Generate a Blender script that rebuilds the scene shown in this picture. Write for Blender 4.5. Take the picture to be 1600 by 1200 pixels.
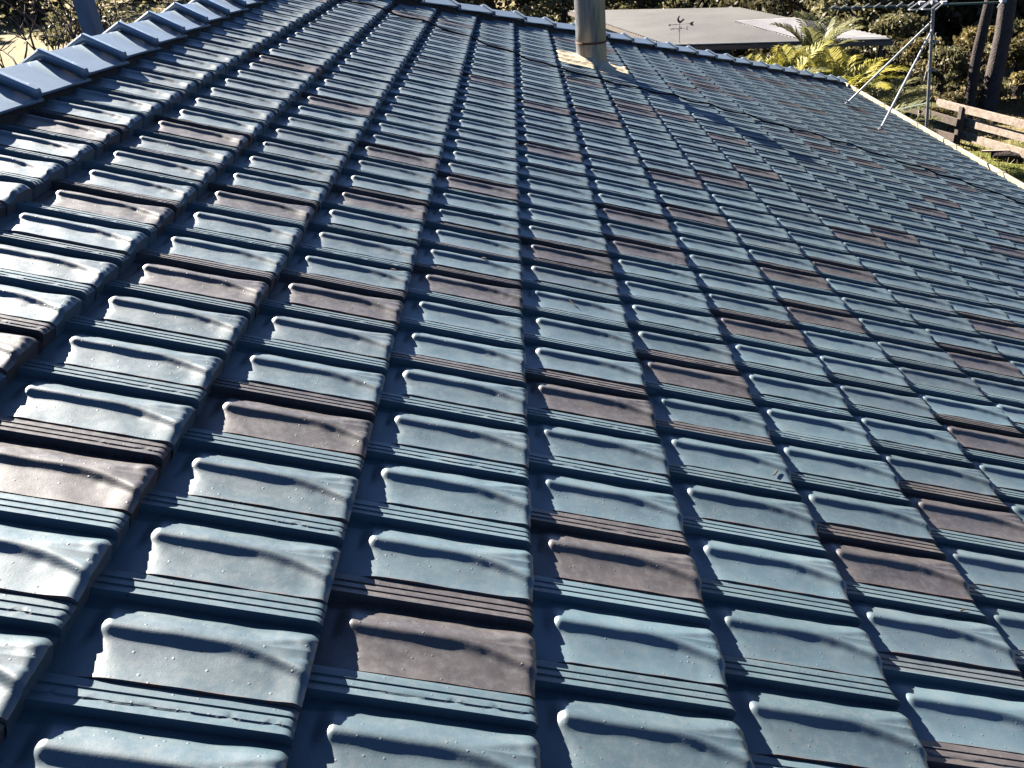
import bpy, math, random
import numpy as np
from mathutils import Vector, Matrix
random.seed(7); RNG = np.random.default_rng(7)
for o in list(bpy.data.objects): bpy.data.objects.remove(o)
scene = bpy.context.scene
COL = scene.collection

# ------------------------------------------------------------------ camera, sky, sun
PITCH = math.radians(20)
SP, CP = math.sin(PITCH), math.cos(PITCH)
CAM = (-0.0022, -0.9361, 1.1059)
cd = bpy.data.cameras.new("camera"); cam = bpy.data.objects.new("camera", cd); COL.objects.link(cam)
cd.sensor_width = 36; cd.lens = 36 * 1383.2 / 1600; cd.clip_start = 0.02; cd.clip_end = 2000
RW = [(0.99802711, -0.00258337, -0.06273136), (-0.05604267, -0.48708576, -0.87155418), (-0.028304, 0.87335033, -0.48626957)]
cam.matrix_world = Matrix(((RW[0][0], -RW[1][0], -RW[2][0], CAM[0]),
                           (RW[0][1], -RW[1][1], -RW[2][1], CAM[1]),
                           (RW[0][2], -RW[1][2], -RW[2][2], CAM[2]), (0, 0, 0, 1)))
scene.camera = cam
SUN = Vector((-0.5974, 0.6262, 0.5010)).normalized()
w = bpy.data.worlds.new("World"); scene.world = w; w.use_nodes = True
nt = w.node_tree
sky = nt.nodes.new("ShaderNodeTexSky"); sky.sky_type = 'NISHITA'; sky.sun_disc = False
sky.sun_elevation = math.asin(SUN.z); sky.sun_rotation = math.atan2(SUN.x, SUN.y)
sky.altitude = 900; sky.air_density = 0.35; sky.dust_density = 0.1; sky.ozone_density = 4.0
bg = nt.nodes["Background"]; bg.inputs[1].default_value = 0.05
nt.links.new(sky.outputs[0], bg.inputs[0])
sl = bpy.data.lights.new("sun", 'SUN'); sl.energy = 5.0; sl.angle = math.radians(0.5); sl.color = (1.0, 0.93, 0.84)
so = bpy.data.objects.new("sun", sl); COL.objects.link(so); so.rotation_euler = SUN.to_track_quat('Z', 'Y').to_euler()
scene.view_settings.view_transform = 'Standard'; scene.view_settings.look = 'None'
scene.view_settings.exposure = 2.5; scene.view_settings.gamma = 1.0

scene.cycles.max_bounces = 6; scene.cycles.diffuse_bounces = 0; scene.cycles.glossy_bounces = 2; scene.cycles.caustics_reflective = False; scene.cycles.caustics_refractive = False

# ------------------------------------------------------------------ helpers
def tag(o, label=None, cat=None, group=None, kind=None):
    if label: o['label'] = label
    if cat: o['category'] = cat
    if group: o['group'] = group
    if kind: o['kind'] = kind
    return o
def empty(name, loc=(0, 0, 0)):
    o = bpy.data.objects.new(name, None); COL.objects.link(o); o.location = loc; o.empty_display_size = .2
    return o
ORIG = {}
def worldpos(o):
    p = Vector(o.location)
    while o.parent: o = o.parent; p = p + Vector(o.location)
    return p
def link(name, me, parent=None, loc=None):
    """vertices are given in world coordinates; the object's origin is put at loc (or the parent's origin)"""
    o = bpy.data.objects.new(name, me); COL.objects.link(o)
    pw = worldpos(parent) if parent else Vector((0, 0, 0))
    target = Vector(loc) if loc is not None else pw
    if parent: o.parent = parent
    o.location = target - pw
    if target.length > 0: me.transform(Matrix.Translation(-target))
    return o
def npmesh(name, V, F, mat, smooth=True, tint=None):
    """V (n,3) F (m,4) arrays"""
    me = bpy.data.meshes.new(name)
    V = np.asarray(V, np.float32); F = np.asarray(F, np.int32)
    me.vertices.add(len(V)); me.vertices.foreach_set("co", V.ravel())
    k = F.shape[1]
    me.loops.add(F.size); me.loops.foreach_set("vertex_index", F.ravel())
    me.polygons.add(len(F)); me.polygons.foreach_set("loop_start", np.arange(0, F.size, k, dtype=np.int32))
    try: me.polygons.foreach_set("loop_total", np.full(len(F), k, np.int32))
    except Exception: pass
    me.polygons.foreach_set("use_smooth", np.full(len(F), smooth))
    me.materials.append(mat)
    if tint is not None:
        a = me.color_attributes.new("tile_tint", 'FLOAT_COLOR', 'POINT')
        a.data.foreach_set("color", np.asarray(tint, np.float32).ravel())
    me.update(calc_edges=True); me.validate()
    return me
class MB:
    """collects boxes, tubes and prisms into one mesh"""
    def __init__(s): s.v = []; s.f = []; s.sm = []
    def add(s, v, f, smooth=False):
        b = len(s.v); s.v += [tuple(x) for x in v]; s.f += [tuple(i + b for i in q) for q in f]; s.sm += [smooth] * len(f)
    def box(s, c, size, rot=None, bevel=0):
        c = Vector(c); h = Vector(size) / 2; v = []
        for x in (-1, 1):
            for y in (-1, 1):
                for z in (-1, 1):
                    p = Vector((x * h.x, y * h.y, z * h.z))
                    if rot is not None: p = rot @ p
                    v.append(c + p)
        s.add(v, [(0, 1, 3, 2), (4, 6, 7, 5), (0, 4, 5, 1), (2, 3, 7, 6), (0, 2, 6, 4), (1, 5, 7, 3)])
    def bar(s, a, b, wd, ht):
        a, b = Vector(a), Vector(b); d = (b - a); L = d.length; q = d.to_track_quat('Y', 'Z').to_matrix()
        s.box((a + b) / 2, (wd, L, ht), q)
    def tube(s, pts, r, n=10, cap=True):
        pts = [Vector(p) for p in pts]; m = len(pts); rr = r if hasattr(r, '__len__') else [r] * m
        v = []; ref = None
        for i, p in enumerate(pts):
            d = (pts[min(i + 1, m - 1)] - pts[max(i - 1, 0)]).normalized()
            if ref is None:
                ref = d.orthogonal().normalized()
            x = (ref - d * ref.dot(d)); x = x.normalized() if x.length > 1e-6 else d.orthogonal().normalized(); ref = x
            y = d.cross(x)
            for k in range(n):
                a = 2 * math.pi * k / n
                v.append(p + (x * math.cos(a) + y * math.sin(a)) * rr[i])
        f = []
        for i in range(m - 1):
            for k in range(n):
                k2 = (k + 1) % n
                f.append((i * n + k, i * n + k2, (i + 1) * n + k2, (i + 1) * n + k))
        s.add(v, f, True)
        if cap:
            s.add(v[:n], [tuple(reversed(range(n)))]); s.add(v[-n:], [tuple(range(n))])
    def build(s, name, mat, parent=None, loc=None, bevel=0):
        me = bpy.data.meshes.new(name); me.from_pydata([tuple(x) for x in s.v], [], s.f)
        me.polygons.foreach_set("use_smooth", s.sm); me.materials.append(mat); me.update()
        o = link(name, me, parent, loc)
        if bevel:
            bm = o.modifiers.new("bevel", 'BEVEL'); bm.width = bevel; bm.segments = 2; bm.limit_method = 'ANGLE'
        return o
def p2w(v, u, h=0.0):
    """roof-slope coordinates: v down the slope, u along the ridge, h above the slope"""
    return Vector((v * CP + h * SP, u, -v * SP + h * CP))
def polar(az, D, z=0.0):
    a = math.radians(az); return Vector((CAM[0] + D * math.sin(a), CAM[1] + D * math.cos(a), z))

# ------------------------------------------------------------------ materials
def newmat(name):
    m = bpy.data.materials.new(name); m.use_nodes = True
    nt = m.node_tree; b = nt.nodes["Principled BSDF"]
    return m, nt, b
def N(nt, t, **kw):
    n = nt.nodes.new(t)
    for k, v in kw.items():
        if k.startswith('i_'):
            key = k[2:]; key = int(key) if key.isdigit() else key
            n.inputs[key].default_value = v
        else: setattr(n, k, v)
    return n
def noise(nt, vec, scale, detail=3, rough=.55):
    n = N(nt, "ShaderNodeTexNoise"); n.inputs["Scale"].default_value = scale; n.inputs["Detail"].default_value = detail
    n.inputs["Roughness"].default_value = rough; nt.links.new(vec, n.inputs["Vector"]); return n.outputs[0]
def ramp(nt, fac, stops):
    r = N(nt, "ShaderNodeValToRGB"); e = r.color_ramp.elements
    while len(e) < len(stops): e.new(.5)
    for el, (p, c) in zip(e, stops):
        el.position = p; el.color = (c[0], c[1], c[2], 1) if hasattr(c, '__len__') else (c, c, c, 1)
    nt.links.new(fac, r.inputs[0]); return r.outputs[0]
def mix(nt, fac, a, b, mode='MIX'):
    m = N(nt, "ShaderNodeMix", data_type='RGBA', blend_type=mode)
    for sock, val in ((m.inputs[0], fac), (m.inputs[6], a), (m.inputs[7], b)):
        if hasattr(val, 'is_linked') or hasattr(val, 'links'): nt.links.new(val, sock)
        elif hasattr(val, '__len__'): sock.default_value = (val[0], val[1], val[2], 1)
        else: sock.default_value = val
    return m.outputs[2]
def mth(nt, op, a, b=0.0, c=None):
    m = N(nt, "ShaderNodeMath", operation=op)
    for i, v in enumerate((a, b) if c is None else (a, b, c)):
        if hasattr(v, 'links'): nt.links.new(v, m.inputs[i])
        else: m.inputs[i].default_value = v
    return m.outputs[0]
def bump(nt, b, h, dist, strength=1.0, prev=None):
    n = N(nt, "ShaderNodeBump"); n.inputs["Strength"].default_value = strength; n.inputs["Distance"].default_value = dist
    nt.links.new(h, n.inputs["Height"])
    if prev is not None: nt.links.new(prev, n.inputs["Normal"])
    nt.links.new(n.outputs[0], b.inputs["Normal"]); return n.outputs[0]
def simple(name, col, rough=.6, var=.25, scale=8, metallic=0, bmp=.0, spec=.5, col2=None, coat=0):
    m, nt, b = newmat(name)
    pos = N(nt, "ShaderNodeNewGeometry").outputs["Position"]
    f = noise(nt, pos, scale, 5)
    c2 = col2 if col2 else tuple(x * (1 - var) for x in col)
    c = ramp(nt, f, [(.3, c2), (.7, col)])
    nt.links.new(c, b.inputs["Base Color"]); b.inputs["Roughness"].default_value = rough
    b.inputs["Metallic"].default_value = metallic; b.inputs["Specular IOR Level"].default_value = spec
    b.inputs["Coat Weight"].default_value = coat
    if bmp: bump(nt, b, noise(nt, pos, scale * 6, 4), bmp)
    return m

def tile_material(name="glazed_tile", caps=False):
    m, nt, b = newmat(name)
    pos = N(nt, "ShaderNodeNewGeometry").outputs["Position"]
    at = N(nt, "ShaderNodeAttribute", attribute_name="tile_tint")
    sep = N(nt, "ShaderNodeSeparateColor"); nt.links.new(at.outputs[0], sep.inputs[0])
    R, G, B = sep.outputs[0], sep.outputs[1], sep.outputs[2]
    n1 = noise(nt, pos, 9, 4); n2 = noise(nt, pos, 60, 5, .65)
    blue = ramp(nt, n1, [(.3, (.054, .090, .107)), (.55, (.067, .106, .123)), (.75, (.088, .121, .133))])
    brown = ramp(nt, n1, [(.3, (.035, .030, .030)), (.7, (.067, .058, .055))])
    base = mix(nt, R, blue, brown)
    val = mth(nt, 'MULTIPLY_ADD', G, .36, .80)
    hs = N(nt, "ShaderNodeHueSaturation"); nt.links.new(base, hs.inputs["Color"]); nt.links.new(val, hs.inputs["Value"])
    base = hs.outputs[0]
    # dusty lichen film
    film = ramp(nt, n2, [(.48, 0), (.75, .35)])
    base = mix(nt, film, base, (.12, .125, .12))
    # small dark and rusty specks
    vo = N(nt, "ShaderNodeTexVoronoi", feature='F1'); vo.inputs["Scale"].default_value = 62
    nt.links.new(pos, vo.inputs["Vector"])
    sc = N(nt, "ShaderNodeSeparateColor"); nt.links.new(vo.outputs["Color"], sc.inputs[0])
    dot = mth(nt, 'MULTIPLY', mth(nt, 'LESS_THAN', vo.outputs["Distance"], .13), mth(nt, 'GREATER_THAN', sc.outputs[0], .95))
    base = mix(nt, dot, base, (.055, .036, .028))
    # bare rusty clay on the edges
    e = mth(nt, 'MULTIPLY', B, ramp(nt, noise(nt, pos, 45, 4, .7), [(.40, 0), (.6, 1)]))
    base = mix(nt, e, base, (.16, .065, .03))
    nt.links.new(base, b.inputs["Base Color"])
    rg = ramp(nt, n2, [(.3, .44), (.7, .58)])
    nt.links.new(rg, b.inputs["Roughness"])
    nt.links.new(mth(nt, 'MULTIPLY_ADD', at.outputs['Alpha'], .60, .12), b.inputs['Specular IOR Level'])
    nt.links.new(mth(nt, 'MULTIPLY', at.outputs['Alpha'], .40), b.inputs['Coat Weight'])
    b.inputs["Coat Roughness"].default_value = .36
    # pimples in the glaze and a fine orange peel
    vo2 = N(nt, "ShaderNodeTexVoronoi", feature='F1'); vo2.inputs["Scale"].default_value = 85
    nt.links.new(pos, vo2.inputs["Vector"])
    sc2 = N(nt, "ShaderNodeSeparateColor"); nt.links.new(vo2.outputs["Color"], sc2.inputs[0])
    pim = mth(nt, 'SUBTRACT', .22, vo2.outputs["Distance"]); pim = mth(nt, 'MAXIMUM', pim, 0)
    pim = mth(nt, 'MULTIPLY', mth(nt, 'MULTIPLY', pim, 4.5), mth(nt, 'GREATER_THAN', sc2.outputs[1], .70))
    b1 = bump(nt, b, pim, .0007)
    b2 = bump(nt, b, noise(nt, pos, 300, 2), .00016, prev=b1)
    bump(nt, b, noise(nt, pos, 26, 2), .0005, prev=b2)
    return m
M_TILE = tile_material()
M_CAP = simple("glazed_cap", (.25, .315, .365), .42, .12, 14, spec=.5, coat=.3, bmp=.0006)
M_MORTAR = simple("dark_pointing", (.014, .012, .014), .85, .4, 30, bmp=.004)
M_DECK = simple("sarking", (.03, .035, .05), .9)
M_CREAM = simple("cream_paint", (.36, .305, .20), .45, .12, 3, col2=(.27, .22, .14))
M_CREAMD = simple("gutter_inside", (0.364, 0.315, 0.217), .55, .3, 20)
M_FLASH = simple("painted_flashing", (0.562, 0.475, 0.324), .6, .2, 30, bmp=.003, col2=(0.396, 0.310, 0.194))
M_WALL = simple("house_brick", (.32, .20, .14), .85, .3, 10)
M_CABLE = simple("black_cable", (.004, .004, .0045), .9, spec=.15)
M_GALV = simple("galvanised_steel", (0.211, 0.217, 0.236), .45, .25, 12, metallic=.35)
M_ALU = simple("aluminium", (0.436, 0.436, 0.436), .4, .15, 12, metallic=.35)
M_PLAST = simple("white_plastic", (0.585, 0.570, 0.540), .5)
M_BOOM = simple("green_boom", (0.070, 0.105, 0.091), .5)
M_RUST = simple("rust_band", (.14, .05, .022), .8, .5, 40)
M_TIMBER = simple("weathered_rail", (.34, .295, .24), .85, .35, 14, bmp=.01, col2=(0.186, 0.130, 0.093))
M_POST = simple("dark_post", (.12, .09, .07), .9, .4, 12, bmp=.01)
M_BARK = simple("grey_bark", (0.080, 0.062, 0.054), .9, .5, 5, bmp=.03, col2=(0.040, 0.028, 0.024))
M_BARKD = simple("dark_bark", (.05, .035, .03), .95, .5, 5, bmp=.03)
M_TWIG = simple("bare_wood", (.16, .11, .08), .9, .4, 9, col2=(.06, .04, .035))
M_VANE = simple("vane_iron", (0.065, 0.058, 0.058), .6, .3, 30)
M_COLUMN = simple("grey_column", (0.182, 0.203, 0.245), .7, .2, 6)
M_SHEDW = simple("shed_wall", (0.299, 0.312, 0.234), .7, .12, 4)
M_DARKG = simple("shed_gutter", (.12, .095, .075), .6)
M_LEAFDRY = simple("dry_leaf", (.07, .045, .028), .9)

def flue_mat():
    m, nt, b = newmat("flue_steel")
    pos = N(nt, "ShaderNodeNewGeometry").outputs["Position"]
    mp = N(nt, "ShaderNodeMapping"); mp.inputs["Scale"].default_value = (14, 14, 1.6); nt.links.new(pos, mp.inputs[0])
    f = noise(nt, mp.outputs[0], 1.3, 5, .65)
    c = ramp(nt, f, [(.30, (.10, .105, .115)), (.48, (.18, .185, .195)), (.58, (.135, .125, .115)), (.72, (.23, .23, .235))])
    nt.links.new(c, b.inputs["Base Color"]); b.inputs["Metallic"].default_value = .6
    nt.links.new(ramp(nt, f, [(.3, .55), (.7, .38)]), b.inputs["Roughness"])
    bump(nt, b, noise(nt, pos, 120, 3), .0006)
    return m
M_FLUE = flue_mat()

def corrug(name, c1, c2, axis_dir):
    m, nt, b = newmat(name)
    pos = N(nt, "ShaderNodeNewGeometry").outputs["Position"]
    c = ramp(nt, noise(nt, pos, .8, 5, .6), [(.3, c2), (.7, c1)])
    d = ramp(nt, noise(nt, pos, 12, 4, .7), [(.5, 1.0), (.75, .86)])
    c = mix(nt, 1.0, c, d, 'MULTIPLY')
    nt.links.new(c, b.inputs["Base Color"]); b.inputs["Roughness"].default_value = .55; b.inputs["Metallic"].default_value = .15
    return m
M_SHEDR = corrug("shed_sheeting", (.40, .375, .32), (.32, .30, .265), 0)
M_SHEDL = corrug("pale_sheeting", (.66, .63, .60), (.54, .51, .48), 0)

def leafmat(name, a, b_, c, trans=.35, scale=.9, rough=.55):
    m, nt, b = newmat(name)
    pos = N(nt, "ShaderNodeNewGeometry").outputs["Position"]
    f1 = noise(nt, pos, scale, 3); f2 = noise(nt, pos, scale * 14, 2)
    f = mth(nt, 'ADD', mth(nt, 'MULTIPLY', f1, .55), mth(nt, 'MULTIPLY', f2, .45))
    col = ramp(nt, f, [(.36, a), (.50, b_), (.62, c)])
    nt.links.new(col, b.inputs["Base Color"]); b.inputs["Roughness"].default_value = rough
    b.inputs["Specular IOR Level"].default_value = .3
    t = N(nt, "ShaderNodeBsdfTranslucent"); nt.links.new(col, t.inputs[0])
    ms = N(nt, "ShaderNodeMixShader"); ms.inputs[0].default_value = trans
    nt.links.new(b.outputs[0], ms.inputs[1]); nt.links.new(t.outputs[0], ms.inputs[2])
    nt.links.new(ms.outputs[0], nt.nodes["Material Output"].inputs[0])
    return m
M_GUM = leafmat("gum_leaves", (.070, .064, .028), (.155, .142, .064), (.28, .245, .115))
M_GUM2 = leafmat("dark_leaves", (.034, .034, .018), (.078, .070, .034), (.16, .135, .065))
M_BUSHY = leafmat("yellow_leaves", (.07, .058, .024), (.16, .130, .048), (.29, .225, .085))
M_PALM = leafmat("palm_leaves", (.10, .12, .022), (.27, .25, .035), (.50, .42, .075), .45, 1.6)
M_PALMD = leafmat("dull_palm_leaves", (.07, .075, .03), (.17, .17, .07), (.32, .29, .13), .4, 1.6)

def ground_mat():
    m, nt, b = newmat("paddock_grass")
    pos = N(nt, "ShaderNodeNewGeometry").outputs["Position"]
    big = noise(nt, pos, .16, 4); fine = noise(nt, pos, 3.5, 6, .7); vf = noise(nt, pos, 22, 4, .7)
    dry = ramp(nt, fine, [(.3, (.17, .13, .06)), (.7, (.31, .25, .125))])
    green = ramp(nt, fine, [(.3, (.09, .12, .02)), (.7, (.20, .22, .05))])
    sx = N(nt, "ShaderNodeSeparateXYZ"); nt.links.new(pos, sx.inputs[0])
    # green near the house on the right, dry further out
    g = mth(nt, 'SUBTRACT', 19.6, sx.outputs[1]); g = mth(nt, 'MULTIPLY', g, .35)
    g = mth(nt, 'ADD', g, mth(nt, 'MULTIPLY', mth(nt, 'SUBTRACT', big, .5), 2.0))
    g = ramp(nt, g, [(.15, 0), (.75, 1)])
    c = mix(nt, g, dry, green)
    c = mix(nt, ramp(nt, vf, [(.45, 0), (.7, .5)]), c, (.10, .085, .035))
    nt.links.new(c, b.inputs["Base Color"]); b.inputs["Roughness"].default_value = .95; b.inputs["Specular IOR Level"].default_value = .15
    bump(nt, b, vf, .04)
    return m
M_GROUND = ground_mat()

# ------------------------------------------------------------------ ground
def sstep(x, a, b):
    t = np.clip((np.asarray(x, float) - a) / (b - a), 0, 1); return t * t * (3 - 2 * t)
def gz(X, Y):
    X = np.asarray(X, float); Y = np.asarray(Y, float)
    z = -4.35 + 0 * X
    dip = sstep(Y, 22, 46) * sstep(X, -16, -4) * (1 - sstep(X, 9, 16))
    z = z - 4.6 * dip - .35 * sstep(Y, 20, 24) * (1 - sstep(X, 8.5, 11)) * sstep(X, -8, 0)
    z = z + .10 * np.sin(X * .35 + 1) * np.cos(Y * .29) + .05 * np.sin(X * 1.1) * np.sin(Y * .9 + 2)
    D = np.hypot(X, Y)
    z = z + 26 * sstep(D, 95, 330)
    return z
def make_ground():
    r = np.concatenate([np.arange(0, 60, .8), np.arange(60, 420, 10), [700, 1000]])
    xs = np.unique(np.concatenate([-r, r])); ys = np.unique(np.concatenate([-r[::4], r]))
    X, Y = np.meshgrid(xs, ys, indexing='ij'); Z = gz(X, Y)
    V = np.stack([X, Y, Z], -1).reshape(-1, 3); ny = len(ys)
    i, j = np.meshgrid(np.arange(len(xs) - 1), np.arange(ny - 1), indexing='ij'); a = (i * ny + j).ravel()
    F = np.stack([a, a + ny, a + ny + 1, a + 1], 1)
    o = link("ground", npmesh("ground", V, F, M_GROUND)); tag(o, "grassy ground falling away behind the house", kind='structure')
make_ground()

# ------------------------------------------------------------------ the roof tile surface
G = .343; W = .206; STEP = .026; H0 = -.020
XN = .036      # distance from the butt of the tile above to the nose
UN = .086      # distance from the tile's near edge to its crest
_us = np.array([0, 12, 25, 35, 45, 55, 62, 67, 71, 75, 79, 83, 86, 89, 93, 98, 106, 114, 122, 130, 138, 144, 149.8, 150.8, 151.6,
                167.5, 168.0, 170, 170.6, 184.5, 185.0, 187, 187.6, 204, 205.5, 206]) / 1000
_hs = np.array([8.9, 8.0, 7.7, 7.9, 8.4, 9.1, 9.7, 10.5, 11.9, 14.1, 16.7, 18.7, 19.4, 19.4, 18.9, 17.5, 14.8, 11.9, 8.7, 5.4, 2.4, .4, -1.0, 16.0, 16.8,
                11.2, 10.2, 10.2, 12.2, 8.6, 7.8, 7.7, 9.7, 6.4, 5.8, 5.2]) / 1000
_fine_u = np.linspace(0, .206, 1031)
_fine_h = np.interp(_fine_u, _us, _hs)
_k = np.exp(-np.linspace(-2.5, 2.5, 21) ** 2); _k /= _k.sum()
_sm = np.convolve(np.pad(_fine_h, 10, mode='edge'), _k, 'valid')
_fine_h = np.where(_fine_u < .146, _sm, _fine_h)
def sst(t): t = np.clip(t, 0, 1); return t * t * (3 - 2 * t)
def tileH(x, u, wob=None):
    """height of the tile's face above its bed; x down the slope from the butt of the tile above, u from the near edge"""
    x, u = np.broadcast_arrays(np.asarray(x, float), np.asarray(u, float))
    s = sst((x - .235) / .105)
    ue = np.where(u > .088, np.clip(u - .020 * s * sst((.152 - u) / .05), .088, 1), u)
    dl = .044 * np.clip((x - .205) / .138, 0, 1) ** 2.0
    ue = np.where(u <= .088, np.minimum(.088, u * .088 / (.088 - dl)), ue)
    if wob is not None: ue = np.where(u > .155, u + wob * ((u > .165) & (u < .178)), ue)
    H = np.interp(ue, _fine_u, _fine_h)
    # head: pan and crest rise out of the flat head
    body = u < .1498
    q = np.clip((.074 - u) / .030, 0, 1)
    st = .021 - .016 * q; wd = .030 + .045 * q
    hd = sst((x - st) / wd)
    H = np.where(body, -.002 + (H + .002) * hd, H)
    # the pan lifts a little before the butt, the flat behind the crest sags a little
    H = H + np.where(u < .07, .0022 * sst((x - .29) / .04), 0)
    pl = np.clip((.088 - u) / np.maximum(dl, 1e-4), 0, 1) * (u <= .088) + np.clip((u - .088) / np.maximum(.020 * s, 1e-4), 0, 1) * (u > .088) * (u < .108)
    H = H - .0016 * s * np.sin(np.clip(pl, 0, 1) * math.pi)
    # far flank has a soft dip before the butt
    H = H + .0016 * np.exp(-((x - .322) / .010) ** 2) * np.exp(-((u - .105) / .014) ** 2)
    # rounded shoulder
    H = H - .0075 * np.clip((x - .329) / .014, 0, 1) ** 2
    return H
def course_x0(j): return (j - 4) * G - XN
def tile_u0(j, k): return (k + (j % 2) * .5) * W - UN
def surf(v, u):
    """height of the tiled surface over the slope plane"""
    j = math.floor((v + XN) / G) + 4; x = v - course_x0(j)
    k = math.floor((u + UN) / W - (j % 2) * .5); uu = u - tile_u0(j, k)
    return H0 + STEP * x / G + float(tileH(x, min(uu, .2059)))
RIDGE_V = -1.844
def hip_u(v): return 6.37 + (v - RIDGE_V) * CP
U_FULL = np.unique(np.concatenate([np.linspace(0, .147, 36), _us[_us >= .146], [.083, .086, .089,.160, .180, .197, .0015, .0025]]))
U_MID = np.unique(np.concatenate([np.linspace(0, .147, 26), _us[_us >= .146]]))
U_LOW = np.array([0, .02, .045, .062, .069, .075, .080, .086, .092, .098, .12, .138, .1498, .1508, .1516, .1675, .1682, .1704, .1845, .1852, .1876, .204, .206])
X_FULL = np.unique(np.concatenate([np.linspace(-.02, .014, 3), np.linspace(.014, .07, 16), np.linspace(.07, .2, 10), np.linspace(.2, .343, 34)]))
X_MID = np.unique(np.concatenate([[-.02, .012], np.linspace(.02, .065, 8), np.linspace(.07, .2, 5), np.linspace(.2, .343, 16)]))
X_LOW = np.array([-.01, .014, .025, .038, .055, .12, .2, .245, .27, .295, .315, .33, .339, .343])
def tile_geo(j, k, lod, brown, seed):
    rg = np.random.default_rng(seed)
    us = (U_FULL, U_MID, U_LOW)[lod]; xs = (X_FULL, X_MID, X_LOW)[lod]
    X, U = np.meshgrid(xs, us, indexing='ij')
    wob = None; wear = 0
    if lod < 2 and rg.random() < .45:      # chipped, scalloped joint rib
        ph = rg.random() * 6; fr = rg.uniform(28, 60)
        wob = .0026 * (np.abs(np.sin(X * fr + ph)) ** .6 - .5) * sst((X - rg.uniform(-.1, .2)) / .05)
    H = tileH(X + np.where(X < .09, rg.normal(0, .0022), 0), np.minimum(U, .20599), wob)
    H = np.where(U < .149, H * (1 + rg.normal(0, .035)), H) + np.where((U < .149), rg.normal(0, .0006), 0)
    if lod < 2:
        a = rg.normal(0, 1, 6)
        body = (U < .146) & (X > .05)
        H = H + np.where(body, .0006 * (np.sin(X * 31 + a[0] * 3) * np.cos(U * 60 + a[1] * 3) + .7 * np.sin(X * 70 + a[2] * 5 + U * 40)), 0)
        H = H - np.where(body, .0008 * np.exp(-((X - .262 - .004 * a[3]) / .011) ** 2 - ((U - .060 - .004 * a[4]) / .011) ** 2), 0)
    h = H0 + STEP * X / G + H + rg.normal(0, .0009) + rg.normal(0, .003) * (U - .1) + rg.normal(0, .002) * (X - .17)
    gap = .0009
    Ux = np.clip(U, gap, .206 - gap)
    x0 = course_x0(j) + rg.normal(0, .0009); u0 = tile_u0(j, k) + rg.normal(0, .0006)
    rot = rg.normal(0, .0028)
    P = np.stack([x0 + X + rot * (U - .1), u0 + Ux - rot * (X - .17), h], -1)
    nx, nu = X.shape
    V = P.reshape(-1, 3)
    base = (np.arange(nx)[:, None] * nu + np.arange(nu)[None]);
    F = np.stack([base[:-1, :-1], base[1:, :-1], base[1:, 1:], base[:-1, 1:]], -1).reshape(-1, 4)
    rr = rg.random()
    tint = np.zeros((nx, nu, 4)); tint[..., 0] = brown; tint[..., 1] = rr; tint[..., 3] = np.where((U > .130) & (U < .1512), .0, 1) * np.where(U > .1512, .7, 1)
    if not brown and rg.random() < .10: tint[..., 0] = np.where(U > .152, rg.uniform(.5, 1), 0)
    if not brown and rg.random() < .25: tint[..., 0] = np.maximum(tint[..., 0], rg.uniform(.05, .25))
    ee = np.clip(1 - U / .0035, 0, 1) + .6 * np.clip((X - .338) / .004, 0, 1) * (rg.random() < .3)
    tint[..., 2] = np.clip(ee, 0, 1) * rg.uniform(.3, 1); tint = tint.reshape(-1, 4)
    # skirts: butt, near side, far side
    def skirt(idx, depth, e):
        nonlocal V, F, tint
        A = V[idx].copy(); b0 = len(V)
        Bv = A.copy(); Bv[:, 2] = depth(A)
        V = np.concatenate([V, A, Bv]); t = tint[idx].copy(); t[:, 2] = np.maximum(t[:, 2], e)
        tint = np.concatenate([tint, t, t]); n = len(idx)
        q = np.arange(n - 1)
        F = np.concatenate([F, np.stack([b0 + q, b0 + n + q, b0 + n + q + 1, b0 + q + 1], 1)])
    skirt(base[-1, :], lambda A: np.full(len(A), H0 - .004), .15)
    skirt(base[::-1, 0], lambda A: A[:, 2] - .013, .75)
    skirt(base[:, -1], lambda A: A[:, 2] - .010, .3)
    # cut along the hip
    c = V[F].mean(1); keep = c[:, 1] < hip_u(c[:, 0]) + .03
    F = F[keep]
    Wd = np.stack([V[:, 0] * CP + V[:, 2] * SP, V[:, 1], -V[:, 0] * SP + V[:, 2] * CP], 1)
    return Wd, F, tint

# ------------------------------------------------------------------ house
house = empty("house", (1.5, 4, -4.35))
tag(house, "low hipped house roofed in glazed slate-blue and brown interlocking tiles with a cream gutter", "house")
RX = RIDGE_V * CP; RZ = -RIDGE_V * SP
EV = 5.10; EX = EV * CP; EZ = -EV * SP; HY = hip_u(EV); BX = 2 * RX - EX
def deck():
    d = -.065
    e0 = Vector((EX, -5, EZ + d)); e1 = Vector((EX, HY, EZ + d)); r0 = Vector((RX, -5, RZ + d)); r1 = Vector((RX, hip_u(RIDGE_V), RZ + d))
    b0 = Vector((BX, -5, EZ + d)); b1 = Vector((BX, HY, EZ + d))
    m = MB(); v = [e0, e1, r1, r0, b1, b0]
    t = Vector((0, 0, -.09)); v += [p + t for p in v]
    m.add(v, [(0, 1, 2, 3), (3, 2, 4, 5), (1, 4, 2), (9, 8, 7, 6), (11, 10, 8, 9), (8, 10, 7), (6, 7, 1, 0), (7, 10, 4, 1), (10, 11, 5, 4), (0, 3, 9, 6), (3, 5, 11, 9)])
    return m.build("roof", M_DECK, house)
roof = deck()
tag(roof, "tiled roof slope")
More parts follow.
